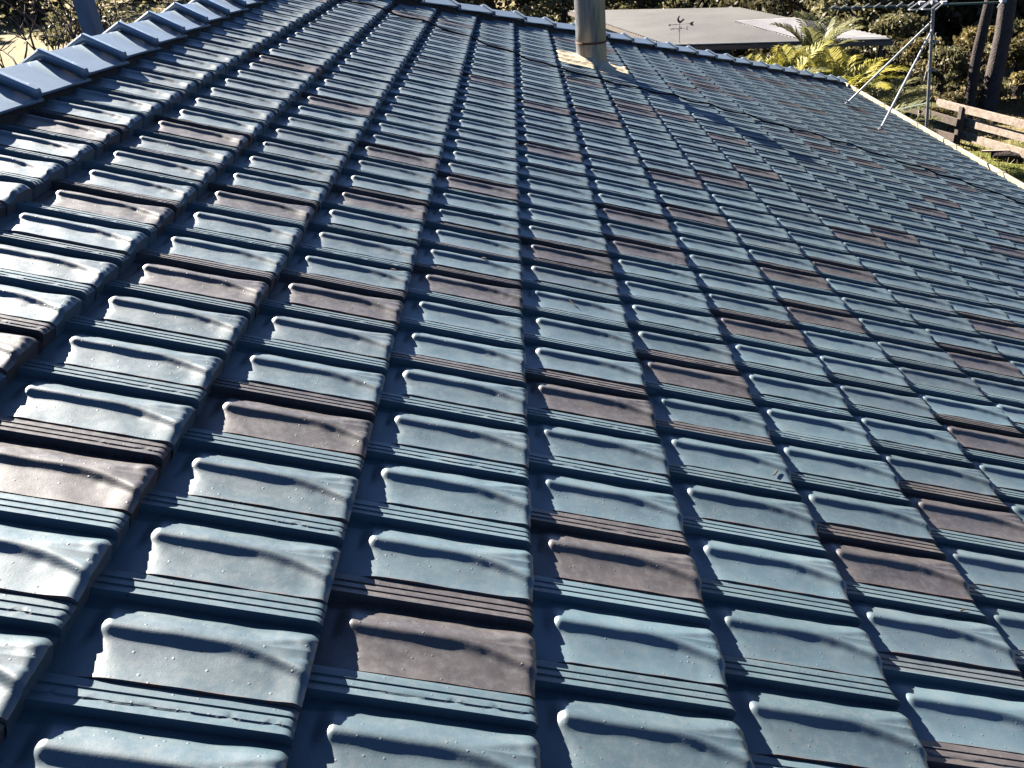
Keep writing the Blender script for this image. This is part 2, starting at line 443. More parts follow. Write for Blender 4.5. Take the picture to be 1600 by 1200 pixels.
BROWN = {(-1,9),(0,7),(0,11),(0,18),(1,5),(1,8),(1,15),(2,3),(2,6),(2,10),(2,13),(3,0),(3,12),(3,23),(4,2),(4,5),(4,10),(4,17),(4,22),(5,6),(5,11),(5,13),(5,22),
 (5,23),(6,3),(6,9),(6,15),(6,18),(6,26),(7,4),(7,10),(7,12),(7,19),(7,27),(8,7),(8,14),(8,22),(9,10),(9,17),(10,13),(10,19),(10,38),(12,24),(12,41),(12,48),
 (13,21),(13,26),(13,41),(13,48),(14,24),(14,48),(6,0),(1,1),(0,3),(3,7)}
rb = random.Random(11)
tiles = []
def project(P):
    d = P - Vector(CAM); x = sum(RW[0][i] * d[i] for i in range(3)); y = sum(RW[1][i] * d[i] for i in range(3)); z = sum(RW[2][i] * d[i] for i in range(3))
    return (800 + 1383.2 * x / z, 600 + 1383.2 * y / z, z) if z > .05 else (1e5, 1e5, z)
for j in range(-1, 19):
    for k in range(-8, 90):
        u0 = tile_u0(j, k); x0 = course_x0(j)
        if u0 < -1.45 or u0 + .02 > hip_u(x0 + G): continue
        c = p2w(x0 + .17, u0 + .1); px, py, z = project(c)
        inside = -120 < px < 1720 and -60 < py < 1330
        far = u0 > 5.2 or (x0 > 3.2 and u0 > 2)
        br = 1.0 if (j, k) in BROWN else (1.0 if (far and inside and rb.random() < .085) or (not inside and rb.random() < .12) else 0.0)
        # visible area: projected size clipped by the frame
        area = 0
        if z > .05:
            cs = [project(p2w(x0 + a, u0 + b)) for a, b in ((0, 0), (G, 0), (G, W), (0, W))]
            if all(q[2] > .05 for q in cs):
                xx = [min(max(q[0], 0), 1600) for q in cs]; yy = [min(max(q[1], 0), 1200) for q in cs]
                area = abs(sum(xx[a] * yy[(a + 1) % 4] - xx[(a + 1) % 4] * yy[a] for a in range(4))) / 2
        D = (c - Vector(CAM)).length
        tiles.append((area, j, k, br, D, inside))
tiles.sort(key=lambda t: -t[0])
big = tiles[:100]; rest = tiles[100:]
for a, j, k, br, D, ins in big:
    V, F, T = tile_geo(j, k, 0, br, 1000 + j * 131 + k)
    o = link("roof_tile", npmesh("roof_tile", V, F, M_TILE, True, T), roof, p2w(course_x0(j), tile_u0(j, k)))
    o['label'] = "matt brown roof tile" if br else "glazed slate-blue roof tile"
Vs, Fs, Ts, off = [], [], [], 0
for a, j, k, br, D, ins in rest:
    lod = 0 if (ins and D < 2.6) else (1 if (ins and D < 7.5) else 2)
    V, F, T = tile_geo(j, k, lod, br, 1000 + j * 131 + k)
    Vs.append(V); Fs.append(F + off); Ts.append(T); off += len(V)
o = link("roof_tile", npmesh("roof_tile_field", np.concatenate(Vs), np.concatenate(Fs), M_TILE, True, np.concatenate(Ts)), roof)
tag(o, "smaller blue and brown tiles running up to the hip", kind='stuff')
for ob in roof.children:
    me = ob.data
    try: me.set_sharp_from_angle(angle=math.radians(50))
    except Exception: pass

# ridge and hip caps
def cap_mesh(a, b, half, rise, drop, lift, seed):
    """angular cap from a (end that carries the collar, uphill or near) to b; axis line given at slope-plane height"""
    rg = random.Random(seed)
    a, b = Vector(a), Vector(b); d = (b - a); L = d.length; dn = d.normalized()
    side = dn.cross(Vector((0, 0, 1))).normalized(); up = Vector((0, 0, 1))
    n = 9; prof = []
    for i in range(-n, n + 1):
        s = abs(i) / n
        z = rise - drop * (1 - (1 - s) ** 1.03)
        prof.append((half * i / n, z))
    secs = [(-.018, .014, 1.01), (-.013, .019, 1.015), (.008, .019, 1.015), (.014, .015, 1.01), (.018, .003, 1.0), (.06, .000, 1.0), (L * .6, -.004, 1.0), (L + .02, -.010, 1.0)]
    V = []; jit = rg.uniform(-.004, .004); jz = rg.uniform(-.003, .003)
    for t, e, sc in secs:
        for (x, z) in prof:
            V.append(a + dn * t + side * (x * sc + jit) + up * (z + e + lift * (1 - t / L) + jz))
    m = len(prof); F = []
    for r in range(len(secs) - 1):
        for i in range(m - 1): F.append((r * m + i, (r + 1) * m + i, (r + 1) * m + i + 1, r * m + i + 1))
    lip = len(V)
    for r, (t, e, sc) in enumerate(secs):
        for sgn, idx in ((-1, r * m), (1, r * m + m - 1)):
            V.append(V[idx] - up * (.006 + max(e, 0)))
    for r in range(len(secs) - 1):
        F.append((lip + 2 * r, lip + 2 * r + 2, (r + 1) * m, r * m)); F.append((lip + 2 * r + 1, r * m + m - 1, (r + 1) * m + m - 1, lip + 2 * r + 3))
    # collar end face
    e0 = len(V)
    for i, (x, z) in enumerate(prof): V.append(Vector(V[i]) - up * (.024 if 0 < i < m - 1 else .034))
    for i in range(m - 1): F.append((i, i + 1, e0 + i + 1, e0 + i))
    me = bpy.data.meshes.new("cap"); me.from_pydata([tuple(v) for v in V], [], F); me.materials.append(M_CAP)
    me.polygons.foreach_set("use_smooth", [True] * len(F)); me.update()
    try: me.set_sharp_from_angle(angle=math.radians(32))
    except Exception: pass
    return me
def cap(name, a, b, half, rise, drop, lift, seed, label=None):
    o = link(name, cap_mesh(a, b, half, rise, drop, lift, seed), roof, a)
    so = o.modifiers.new("thick", 'SOLIDIFY'); so.thickness = .004; so.offset = -1
    if label: o['label'] = label
    return o
PR = .375; u = 2.46 - PR * 10; idx = 0
HU = hip_u(RIDGE_V)
while u < HU - .1:
    e = min(u + PR, HU)
    cap("ridge_cap", (RX, u, RZ), (RX, e, RZ), .142, .052, .078, .010, idx, "flat-faced pale blue ridge cap"); u += PR; idx += 1
hd = Vector((CP, CP, -SP)); hl = hd.length; hdn = hd.normalized(); PH = .42
h0 = Vector((RX, HU, RZ)); total = (EV - RIDGE_V) * hl; t = 0
while t < total - .05:
    t2 = min(t + PH, total)
    # the collar sits at the downhill end
    cap("hip_cap", h0 + hdn * t2, h0 + hdn * t, .125, .074, .052, .012, 50 + idx, "pale blue hip cap with raised collar"); t = t2; idx += 1
def pointing(a, d, n, step, side, off, z, w2, hh, seed):
    """rough mortar fillet under the edge of the caps"""
    rg = random.Random(seed); V = []; F = []
    up = Vector((0, 0, 1))
    for i in range(n + 1):
        c = a + d * (i * step); r1, r2, r3 = (rg.uniform(-.004, .004) for _ in range(3))
        V += [c + side * (off - w2 * .3 + r1) + up * (z + hh / 2), c + side * (off + w2 * .45 + r1) + up * (z + hh * .42 + r2), c + side * (off + w2 * .8 + r2) + up * (z + r3), c + side * (off + w2 * 1.25 + r3) + up * (z - hh / 2)]
    for i in range(n):
        for k in range(3): F.append((4 * i + k, 4 * i + k + 1, 4 * i + k + 5, 4 * i + k + 4))
    m = MB(); m.add(V, F, True); return m.build("pointing", M_MORTAR, roof)
pointing(Vector((RX, -1.4, RZ)), Vector((0, 1, 0)), int((HU + 1.4) / .02), .02, Vector((1, 0, 0)), .118, -.052, .020, .062, 5)
pointing(h0, hdn, int(total / .02), .02, hdn.cross(Vector((0, 0, 1))).normalized(), .098, -.020, .024, .085, 6)

# fascia, gutter, walls
def gutter(name, a, b, out):
    a, b, out = Vector(a), Vector(b), Vector(out)
    prof = [(0, -.02), (0, -.085), (.125, -.095), (.135, -.02), (.150, -.012), (.150, 0), (.130, .002), (.126, -.008), (.120, -.086), (.006, -.078), (.006, -.02)]
    m = MB(); n = len(prof); V = []
    for p in (a, b):
        for (x, z) in prof: V.append(p + out * x + Vector((0, 0, z)))
    m.add(V, [(i, (i + 1) % n, n + (i + 1) % n, n + i) for i in range(n)] + [tuple(range(n))[::-1], tuple(range(n, 2 * n))])
    return m.build(name, M_CREAM, house)
gx = EX - .022; gzz = EZ + .004
gut = gutter("gutter", (gx, -5, gzz), (gx, HY + .12, gzz), (1, 0, 0)); gut['label'] = "cream sheet-metal gutter along the eave"
gutter("gutter", (BX, HY + .01, gzz), (gx, HY + .01, gzz), (0, 1, 0))
for y in (8.05, 9.15, 10.25, 11.35, 12.45, 6.9, 5.8):
    m = MB(); m.box((gx + .075, y, gzz + .005), (.156, .02, .004)); m.box((gx + .153, y, gzz - .03), (.004, .018, .065))
    o = m.build("gutter_strap", M_CREAM, gut)
m = MB(); m.box((EX - .034, (HY - 5) / 2, EZ - .16), (.02, HY + 5, .2)); m.box(((EX + BX) / 2, HY - .012, EZ - .16), (EX - BX - .1, .02, .2)); m.build("fascia", M_CREAMD, house)
m = MB(); wx0, wx1 = BX + .6, EX - .6; wy = HY - .6
for c, s in (((wx1, (wy - 5) / 2, -3.2), (.2, wy + 5, 2.6)), ((wx0, (wy - 5) / 2, -3.2), (.2, wy + 5, 2.6)), (((wx0 + wx1) / 2, wy, -3.2), (wx1 - wx0 - .2, .2, 2.6))): m.box(c, s)
m.build("wall", M_WALL, house)
m = MB(); m.box((EX - .33, (wy - 5) / 2, EZ - .245), (.56, wy + 5, .02)); m.build("eave_soffit", M_CREAMD, house)

# flue and its flashing
FV, FU = .655, 6.97; fb = p2w(FV, FU, .0); FR = .127; FH = .63
def lathe(prof, c, n=48, lean=(0, 0)):
    V = []; F = []
    for r, z in prof:
        for k in range(n):
            a = 2 * math.pi * k / n; V.append((c.x + r * math.cos(a) + lean[0] * z, c.y + r * math.sin(a) + lean[1] * z, c.z + z))
    for i in range(len(prof) - 1):
        for k in range(n): F.append((i * n + k, i * n + (k + 1) % n, (i + 1) * n + (k + 1) % n, (i + 1) * n + k))
    return V, F
def lathe_obj(name, prof, c, mat, parent, lean=(0, 0)):
    V, F = lathe(prof, c, 48, lean); m = MB(); m.add(V, F, True); o = m.build(name, mat, parent)
    try: o.data.set_sharp_from_angle(angle=math.radians(40))
    except Exception: pass
    return o
LN = (-.02, 0)
flue = lathe_obj("flue", [(FR - .002, .178), (FR, .182), (FR, FH), (FR - .006, FH), (FR - .006, .2)], fb, M_FLUE, house, LN); flue['label'] = "round galvanised flue pipe"
lathe_obj("flue_sleeve", [(FR + .001, -.08), (FR + .001, .17)], fb, M_FLUE, flue, LN)
lathe_obj("flue_band", [(FR + .0005, .168), (FR + .004, .170), (FR + .004, .182), (FR + .001, .186)], fb, M_RUST, flue, LN)
m = MB(); m.box(fb + Vector((FR * .93 + LN[0] * .4, -.03, .40)), (.006, .012, .42), None); m.build("flue_seam", M_FLUE, flue)
def flashing():
    poly = [(.322, 6.52), (.330, 7.14), (.70, 7.24), (1.00, 7.18), (1.03, 6.94), (.99, 6.68), (.70, 6.60), (.66, 6.50), (.48, 6.48)]
    def inside(x, y):
        c = False
        for i in range(len(poly)):
            x1, y1 = poly[i]; x2, y2 = poly[i - 1]
            if (y1 > y) != (y2 > y) and x < (x2 - x1) * (y - y1) / (y2 - y1) + x1: c = not c
        return c
    s = .0105; nv = int(.78 / s); nu = int(1.0 / s); V = []; idx = {}; F = []
    for a in range(nv):
        for b in range(nu):
            v = .30 + a * s; u = 6.37 + b * s
            n_ = .012 * math.sin(u * 40) * math.sin(v * 33)
            if not inside(v + n_, u + n_): continue
            hh = (surf(v, u) + surf(v + .012, u) + surf(v - .012, u) + surf(v, u + .008) + surf(v, u - .008)) / 5
            hh = max(hh, surf(v, u) - .002) + .006 + .0012 * math.sin(v * 90 + u * 50) * math.sin(u * 77)
            # lifted collar around the pipe
            fv = v - FV - .0; r = math.hypot(fv, u - FU)
            hh += .055 * math.exp(-max(r - .125, 0) / .03)
            idx[(a, b)] = len(V); V.append(p2w(v, u, hh))
    for (a, b), i in idx.items():
        q = [(a, b), (a + 1, b), (a + 1, b + 1), (a, b + 1)]
        if all(t in idx for t in q): F.append(tuple(idx[t] for t in q))
    m = MB(); m.add(V, F, True); o = m.build("flashing", M_FLASH, house); o['label'] = "crumpled cream-painted flashing pressed over the tiles"
    so = o.modifiers.new("thick", 'SOLIDIFY'); so.thickness = .003; so.offset = -1
flashing()

# black cable lying over the tiles
pts = []
cpath = [(-1.72, 6.22), (-1.1, 6.24), (-.7, 6.26), (-.39, 6.22), (0, 6.08), (.31, 6.06), (.70, 6.16), (1.05, 6.36), (1.77, 6.61), (2.55, 6.76), (3.0, 6.785), (3.53, 6.77), (4.04, 6.71), (4.6, 6.60), (5.08, 6.50)]
for v in np.arange(-1.72, 5.08, .03):
    u = float(np.interp(v, [c[0] for c in cpath], [c[1] for c in cpath]))
    hs = max(surf(v + dv, u + du) for dv in (-.045, -.02, 0, .02, .045) for du in (-.01, 0, .01))
    pts.append((v, u + .012 * math.sin(v * 5.1), hs))
hs = np.array([p[2] for p in pts]); hs = np.convolve(np.pad(hs, 2, mode='edge'), np.ones(5) / 5, 'valid')
m = MB(); m.tube([p2w(p[0], p[1], h + .006) for p, h in zip(pts, hs)], .0062, 8)
o = m.build("cable", M_CABLE, None, p2w(0, 6.1, .03)); tag(o, "thin black cable draped down the tiled slope below the flue", "cable")

# ------------------------------------------------------------------ TV antenna
ant = empty("tv_antenna", (5.05, 10.3, -1.95)); tag(ant, "rooftop television antenna on a galvanised mast with bracing struts at the eave", "antenna")
MT = Vector((4.90, 10.33, -.33)); MB0 = Vector((5.06, 10.29, -1.97))
m = MB(); m.tube([MB0, MB0.lerp(MT, .5), MT], .019, 12); mast = m.build("mast", M_GALV, ant)
m = MB(); m.tube([MB0 - Vector((0, 0, .12)), MB0 + Vector((0, 0, .05))], .013, 8); m.box(MB0 + Vector((-.055, 0, -.06)), (.13, .04, .05)); m.build("mast_foot", M_GALV, mast)
for f in (.52, .72):
    c = MB0.lerp(MT, f); m = MB(); m.tube([c - Vector((0, 0, .018)), c + Vector((0, 0, .018))], .028, 10); m.bar(c + Vector((.02, -.03, 0)), c + Vector((.07, -.03, 0)), .015, .03); m.build("clamp", M_GALV, mast)
# boom and its elements
B0 = Vector((3.80, 10.62, -.385)); B1 = Vector((5.66, 10.16, -.385)); bd = (B1 - B0).normalized()
m = MB(); m.bar(B0, B1, .02, .022); m.build("boom", M_BOOM, ant)
ea = math.radians(31); ed = Vector((math.sin(ea), math.cos(ea), 0))
def rod(c, hl, r=.0055, name="element", mat=None):
    m = MB(); m.tube([c - ed * hl, c, c + ed * hl], r, 8); return m.build(name, mat or M_ALU, ant)
for i in range(8): rod(B0 + bd * (.02 + .125 * i) + Vector((0, 0, .016)), .17 + .004 * i, .008)
for f, hl in ((.655, .62), (.985, .62)):
    c = B0.lerp(B1, f) + Vector((0, 0, .018)); e = rod(c, hl, .007)
    mm = MB(); mm.box(c, (.06, .05, .035)); mm.build("insulator", M_PLAST, e)
for f in (.53, .60):     # folded dipoles
    c = B0.lerp(B1, f) + Vector((0, 0, .02)); hl = .52; s2 = bd * .055
    P = [c - s2 * 0 - ed * (hl - .03) , c + ed * (hl - .03)]
    loop = [c - ed * hl * .9, c + ed * hl * .9]
    path = []
    for a in range(0, 181, 30):
        q = math.radians(a); path.append(c + ed * (hl + .045 * math.sin(q)) + s2 * -math.cos(q))
    for a in range(0, 181, 30):
        q = math.radians(a); path.append(c - ed * (hl + .045 * math.sin(q)) + s2 * math.cos(q))
    path.append(path[0]); m = MB(); m.tube(path, .0075, 8, False); e = m.build("folded_dipole", M_ALU, ant)
    m = MB(); m.box(c, (.07, .05, .04)); m.build("insulator", M_PLAST, e)
for fr, to in ((.86, p2w(4.20, 10.13, .03)), (.80, p2w(4.03, 8.60, .03))):
    a = MB0.lerp(MT, fr); m = MB(); m.tube([a, to.lerp(a, .06), to], [.0125, .0125, .0125], 8); s = m.build("strut", M_ALU, ant)
    m = MB(); m.box(to, (.05, .04, .012)); m.tube([to, to + Vector((0, 0, .03))], .01, 6); m.build("strut_foot", M_GALV, s)
m = MB(); m.tube([MB0.lerp(MT, .28), Vector((4.88, 11.9, -2.02))], .008, 8); m.build("strut", M_BOOM, ant)
m = MB(); c0 = MT + Vector((.03, -.02, -.1)); m.tube([c0, MB0.lerp(MT, .6) + Vector((.035, -.02, 0)), MB0.lerp(MT, .3) + Vector((.04, -.01, 0)), MB0 + Vector((.03, 0, 0))], .004, 6); m.build("lead_wire", M_CABLE, ant)

# ------------------------------------------------------------------ carport shed behind
SZ = -2.6
sA, sB, sC, sD = Vector((1.78, 31.4, SZ)), Vector((7.04, 29.25, SZ)), Vector((8.96, 21.55, SZ)), Vector((3.85, 22.85, SZ))
shed = empty("shed", (5.2, 26, -5.2)); tag(shed, "open-fronted shed with a flat grey corrugated metal roof beyond the hip", "shed")
def sheet(name, A, B, Cc, Dd, mat, z, pitch=.19, amp=.028, parent=shed):
    """ribs run from the A-D side to the B-C side"""
    n = int((Dd - A).length / (pitch / 4)); V = []
    for i in range(n + 1):
        t = i / n; ph = i % 4; hz = amp if ph in (1, 2) else -amp * .3
        V.append(A.lerp(Dd, t) + Vector((0, 0, hz + z))); V.append(B.lerp(Cc, t) + Vector((0, 0, hz + z)))
    F = [(2 * i, 2 * i + 1, 2 * i + 3, 2 * i + 2) for i in range(n)]
    m = MB(); m.add(V, F); o = m.build(name, mat, parent); s = o.modifiers.new("t", 'SOLIDIFY'); s.thickness = .004; return o
sr = sheet("roof_sheeting", sA, sB, sC, sD, M_SHEDR, 0)
E0 = sB.lerp(sC, .45).lerp(sA.lerp(sD, .45), .10); 
pa, pb, pc_, pd = Vector((6.2, 26.1, SZ)), Vector((7.85, 26.0, SZ)), Vector((8.9, 21.75, SZ)), Vector((7.0, 22.2, SZ))
o = sheet("pale_sheeting", pa, pb, pc_, pd, M_SHEDL, .035); o['label'] = "newer pale corrugated sheets"
m = MB()
for a, b in ((sA, sD), (sD, sC), (sC, sB), (sB, sA)): m.bar(a + Vector((0, 0, -.06)), b + Vector((0, 0, -.06)), .06, .10)
m.build("edge_gutter", M_DARKG, shed)
m = MB(); wl = Vector((0, 0, -1.45)); m.bar(sA.lerp(sD, .02) + wl + Vector((.14, 0, .1)), sD.lerp(sA, .02) + wl + Vector((.14, 0, .1)), .08, 2.45); m.build("side_wall", M_SHEDW, shed)
m = MB(); m.bar(sA.lerp(sB, .03) + wl + Vector((0, -.15, .1)), sB.lerp(sA, .03) + wl + Vector((0, -.15, .1)), .08, 2.45); m.build("back_wall", M_SHEDW, shed)
for t in (.03, .5, .97):
    p = sD.lerp(sC, t) + Vector((-.05, .12, 0)); m = MB(); m.tube([p + Vector((0, 0, -.12)), Vector((p.x, p.y, -5.3))], .05, 10); m.build("post", M_POST, shed)
# weather vane on the shed's near corner
wv = Vector((4.12, 23.1, SZ + .0)); vane = empty("weather_vane", wv); tag(vane, "dark rooster weather vane with an arrow, standing on the shed roof", "weather vane")
m = MB(); m.tube([wv - Vector((0, 0, .02)), wv + Vector((0, 0, .56))], .007, 8); m.build("pole", M_VANE, vane)
def plate(outline, c, s, th=.008, name="x"):
    """flat cut-out in the XZ plane"""
    m = MB(); n = len(outline); V = [c + Vector((x * s, -th / 2, z * s)) for x, z in outline] + [c + Vector((x * s, th / 2, z * s)) for x, z in outline]
    m.add(V, [tuple(range(n)), tuple(range(2 * n - 1, n - 1, -1))] + [(i, n + i, n + (i + 1) % n, (i + 1) % n) for i in range(n)])
    return m.build(name, M_VANE, vane)
plate([(-.02, 0), (.10, 0), (.30, .12), (.42, .30), (.50, .26), (.56, .34), (.46, .46), (.34, .50), (.26, .40), (.10, .26), (-.04, .30), (-.10, .42), (-.10, .62), (.02, .82), (-.12, .86), (-.26, .70), (-.34, .44), (-.30, .22), (-.16, .06)], wv + Vector((0, 0, .50)), .21, name="rooster")
m = MB(); m.tube([wv + Vector((-.24, 0, .47)), wv + Vector((.30, 0, .47))], .005, 6); m.build("arrow_shaft", M_VANE, vane)
plate([(0, 0), (.10, .09), (.30, .12), (.20, 0), (.30, -.12), (.10, -.09)], wv + Vector((.24, 0, .47)), .42, name="arrow_tail")
plate([(-.12, 0), (0, .07), (0, -.07)], wv + Vector((-.24, 0, .47)), .45, name="arrow_head")
m = MB(); m.tube([wv + Vector((-.16, 0, .37)), wv + Vector((.16, 0, .37))], .005, 6); m.tube([wv + Vector((0, -.16, .37)), wv + Vector((0, .16, .37))], .005, 6); m.build("cross_arms", M_VANE, vane)
for ch, dx, dy in (("W", -.19, 0), ("E", .19, 0), ("N", .05, .19), ("S", -.05, -.19)):
    cu = bpy.data.curves.new("letter", 'FONT'); cu.body = ch; cu.size = .10; cu.extrude = .004; cu.align_x = 'CENTER'
    to = bpy.data.objects.new("tmp", cu); COL.objects.link(to)
    me = bpy.data.meshes.new_from_object(to.evaluated_get(bpy.context.evaluated_depsgraph_get())); bpy.data.objects.remove(to)
    me.materials.clear(); me.materials.append(M_VANE)
    me.transform(Matrix.Translation(wv + Vector((dx, dy, .335))) @ Matrix.Rotation(math.pi / 2, 4, 'X'))
    link("direction_letter", me, vane)

# ------------------------------------------------------------------ timber rail fence
fence = empty("rail_fence", (9.34, 18.39, -4.35)); tag(fence, "weathered grey timber post and rail fence on the grass past the gutter", "fence")
fd = (Vector((10.0, 16.3, 0)) - Vector((9.34, 18.39, 0))).normalized()
FB = Vector((9.36, 18.36, 0))
def fp(t, z): p = FB + fd * t; return Vector((p.x, p.y, -4.36 + z))
for t in (-2.6, 0, 2.7, 5.4):
    m = MB(); m.bar(fp(t, -.2), fp(t + .02, .86), .12, .11); m.build("post", M_POST, fence, fp(t, 0), bevel=.01)
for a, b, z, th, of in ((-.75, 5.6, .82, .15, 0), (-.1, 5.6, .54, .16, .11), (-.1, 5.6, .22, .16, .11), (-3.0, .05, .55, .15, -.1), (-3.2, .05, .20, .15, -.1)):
    side = Vector((fd.y, -fd.x, 0)) * -of
    P = []; R_ = []
    for i in range(22):
        t = a + (b - a) * i / 21; P.append(fp(t, z + .012 * math.sin(t * 3 + z * 9)) + side); R_.append(th * .5 * (1 + .06 * math.sin(t * 5 + z)))
    m = MB()
    for q0, q1 in zip(P[:-1:7], P[7::7]): m.bar(q0, q1, .055, th)
    rl = m.build("rail", M_TIMBER if a > -2 else M_POST, fence, P[0])  # left-bay rails take the dark post colour to stand in for shade
    if a < -2: rl["label"] = "rail left of the post, coloured dark for the shade on it"
# fallen log
lg = Vector((9.75, 16.95, -4.30)); m = MB()
m.tube([lg + Vector((-.20, .20, .07)), lg + Vector((0, 0, .09)), lg + Vector((.26, -.14, .05))], [.07, .10, .08], 10)
lo = m.build("log", M_BARKD, None, lg); tag(lo, "short dark log lying on the grass below the fence rails", "log")
m = MB(); m.bar(lg + Vector((-.36, .30, .13)), lg + Vector((.04, .0, .19)), .08, .025); o = m.build("split_face", M_TIMBER, lo)
# grey column seen over the ridge
cp = polar(-23.4, 14.5, -4.4); m = MB(); m.bar(cp, cp + Vector((-.28, .0, 6.0)), .27, .20)
o = m.build("column", M_COLUMN, None, cp, bevel=.01); tag(o, "plain blue-grey column rising behind the ridge caps", "column")

# ------------------------------------------------------------------ plants
ORD = 'first second third fourth fifth sixth seventh eighth ninth tenth eleventh twelfth'.split()
def rank(lst, i):
    return ORD[sorted(range(len(lst)), key=lambda q: lst[q][0]).index(i)]

def leaves(centers, spread, count, size, rg, flat=.6, aspect=1.9):
    """leaf faces around clump centres -> V,F arrays"""
    n = len(centers) * count
    C_ = np.repeat(np.asarray(centers), count, 0)
    sp = np.repeat(np.asarray(spread), count)[:, None] if hasattr(spread, '__len__') else spread
    d = rg.normal(0, 1, (n, 3)); d /= np.linalg.norm(d, axis=1)[:, None]
    rr = rg.random((n, 1)) ** .45
    P = C_ + d * rr * sp * np.array([1, 1, flat])
    a = rg.normal(0, 1, (n, 3)); a /= np.linalg.norm(a, axis=1)[:, None]
    b = np.cross(a, rg.normal(0, 1, (n, 3))); b /= np.linalg.norm(b, axis=1)[:, None]
    s = size * rg.uniform(.6, 1.3, (n, 1))
    q = np.stack([P - a * s * aspect / 2, P + b * s * .5, P + a * s * aspect / 2, P - b * s * .5], 1)
    return q.reshape(-1, 3), np.arange(4 * n).reshape(-1, 4)
def tree_protos(n, H, R, clumps, cnt, size, mat, bark, seed, low=.15, name="tree"):
    out = []
    for i in range(n):
        rg = np.random.default_rng(seed + i); rnd = random.Random(seed + i)
        cs = []; sp = []
        for _ in range(clumps):
            a = rnd.uniform(0, 6.283); z = rnd.uniform(low, 1.0); rad = R * math.sin(min(1, (1.08 - z) * 1.9) * 1.5) * rnd.uniform(.35, 1.0)
            cs.append((rad * math.cos(a), rad * math.sin(a), z * H)); sp.append(rnd.uniform(.18, .34) * R)
        V, F = leaves(cs, sp, cnt, size, rg)
        crown = npmesh(name + "_crown", V, F, mat, False)
        m = MB(); top = Vector((rnd.uniform(-.3, .3), rnd.uniform(-.3, .3), H * .8))
        m.tube([Vector((0, 0, -.4)), Vector((.05, .1, H * .3)), top * .7, top], [H * .028, H * .022, H * .014, H * .005], 8)
        for c in cs[::max(1, clumps // 9)]:
            c = Vector(c); st = top * min(.85, max(.2, c.z / H * .6)); m.tube([st, st.lerp(c, .5) + Vector((0, 0, .1 * R)), c], [H * .009, H * .006, H * .002], 5)
        me = bpy.data.meshes.new(name + "_trunk"); me.from_pydata([tuple(x) for x in m.v], [], m.f); me.polygons.foreach_set("use_smooth", m.sm); me.materials.append(bark)
        out.append((crown, me))
    return out
def plant(name, proto, loc, rz, sc, label, cat, group):
    r = empty(name, loc); r.rotation_euler = (0, 0, rz); r.scale = (sc, sc, sc * random.uniform(.92, 1.1))
    tag(r, label, cat, group)
    for nm, me in zip(("crown", "trunk"), proto):
        o = bpy.data.objects.new(nm, me); COL.objects.link(o); o.parent = r
    return r
gum = tree_protos(3, 9, 3.4, 46, 150, .17, M_GUM, M_BARK, 100, .12, "tree")
gumd = tree_protos(3, 9, 3.4, 46, 150, .17, M_GUM2, M_BARKD, 200, .05, "tree")
bush = tree_protos(2, 2.2, 1.3, 22, 150, .08, M_BUSHY, M_TWIG, 300, .1, "shrub")
bushd = tree_protos(2, 2.4, 1.5, 26, 160, .09, M_GUM, M_TWIG, 320, .05, "shrub")
def place(name, protos, az, D, sc, label, cat, group, zoff=0):
    p = polar(az, D); p.z = float(gz(p.x, p.y)) + zoff
    return plant(name, random.choice(protos), p, random.uniform(0, 6.28), sc, label, cat, group)
GL = "trees of the wood behind the house"
# far belt past the clearing on the left
for i, (az, D) in enumerate(LST := [(-33, 74), (-29.5, 78), (-26.5, 76), (-23.5, 80), (-20.5, 74), (-17.5, 77), (-14, 72)]):
    place("tree", gumd, az, D, 1.15, rank(LST, i) + " dark tree from the left in the far belt behind the dry clearing", "tree", "trees beyond the clearing")
# belt behind the hip
for i, (az, D, s) in enumerate(LST := [(-11, 52, 1.1), (-8, 41, .95), (-5, 44, 1.05), (-2.2, 38, .85), (.6, 41, .95), (2.6, 37, .8), (5.2, 46, 1.0)]):
    place("tree", gumd if i % 3 == 0 else gum, az, D, s, rank(LST, i) + " olive tree from the left above the hip caps before the flue", "tree", "trees behind the hip left of the flue")
for i, (az, D, s) in enumerate(LST := [(6.8, 44, .78), (8.8, 42.5, .74), (11, 43.5, .78), (13.2, 42, .8), (15.2, 40, .86), (17.2, 38, .85), (7.8, 52, 1.2), (10.5, 54, 1.25), (13.5, 52, 1.2), (16.5, 48, 1.1)]):
    place("tree", gum if i % 4 else gumd, az, D, s, rank(LST, i) + " bushy olive tree from the left behind the back edge of the shed roof", "tree", "trees behind the shed")
for i, (az, D, s) in enumerate(LST := [(18.6, 33, .74), (20.4, 31.5, .72), (22.2, 33, .8), (24.0, 32, .8), (26.0, 34, .85), (28.2, 33, .85), (30.5, 33, .85), (19.5, 39, 1.0), (22.5, 40, 1.05), (25.5, 41, 1.1), (29, 41, 1.1), (32.5, 38, 1.0)]):
    place("tree", gum if i % 2 else gumd, az, D, s, rank(LST, i) + " dense dark tree from the left in the wood behind the antenna and fence", "tree", "trees behind the antenna")
for i, (az, D, s) in enumerate(LST := [(23.3, 26, .75), (24.6, 25, .6), (26.2, 27.5, .8), (28.6, 27, .8), (30.0, 26, .9), (21.8, 27, .9)]):
    place("shrub", bushd if i % 2 else bush, az, D, s, rank(LST, i) + " scrubby bush from the left at the edge of the wood behind the fence", "shrub", "shrubs behind the fence")
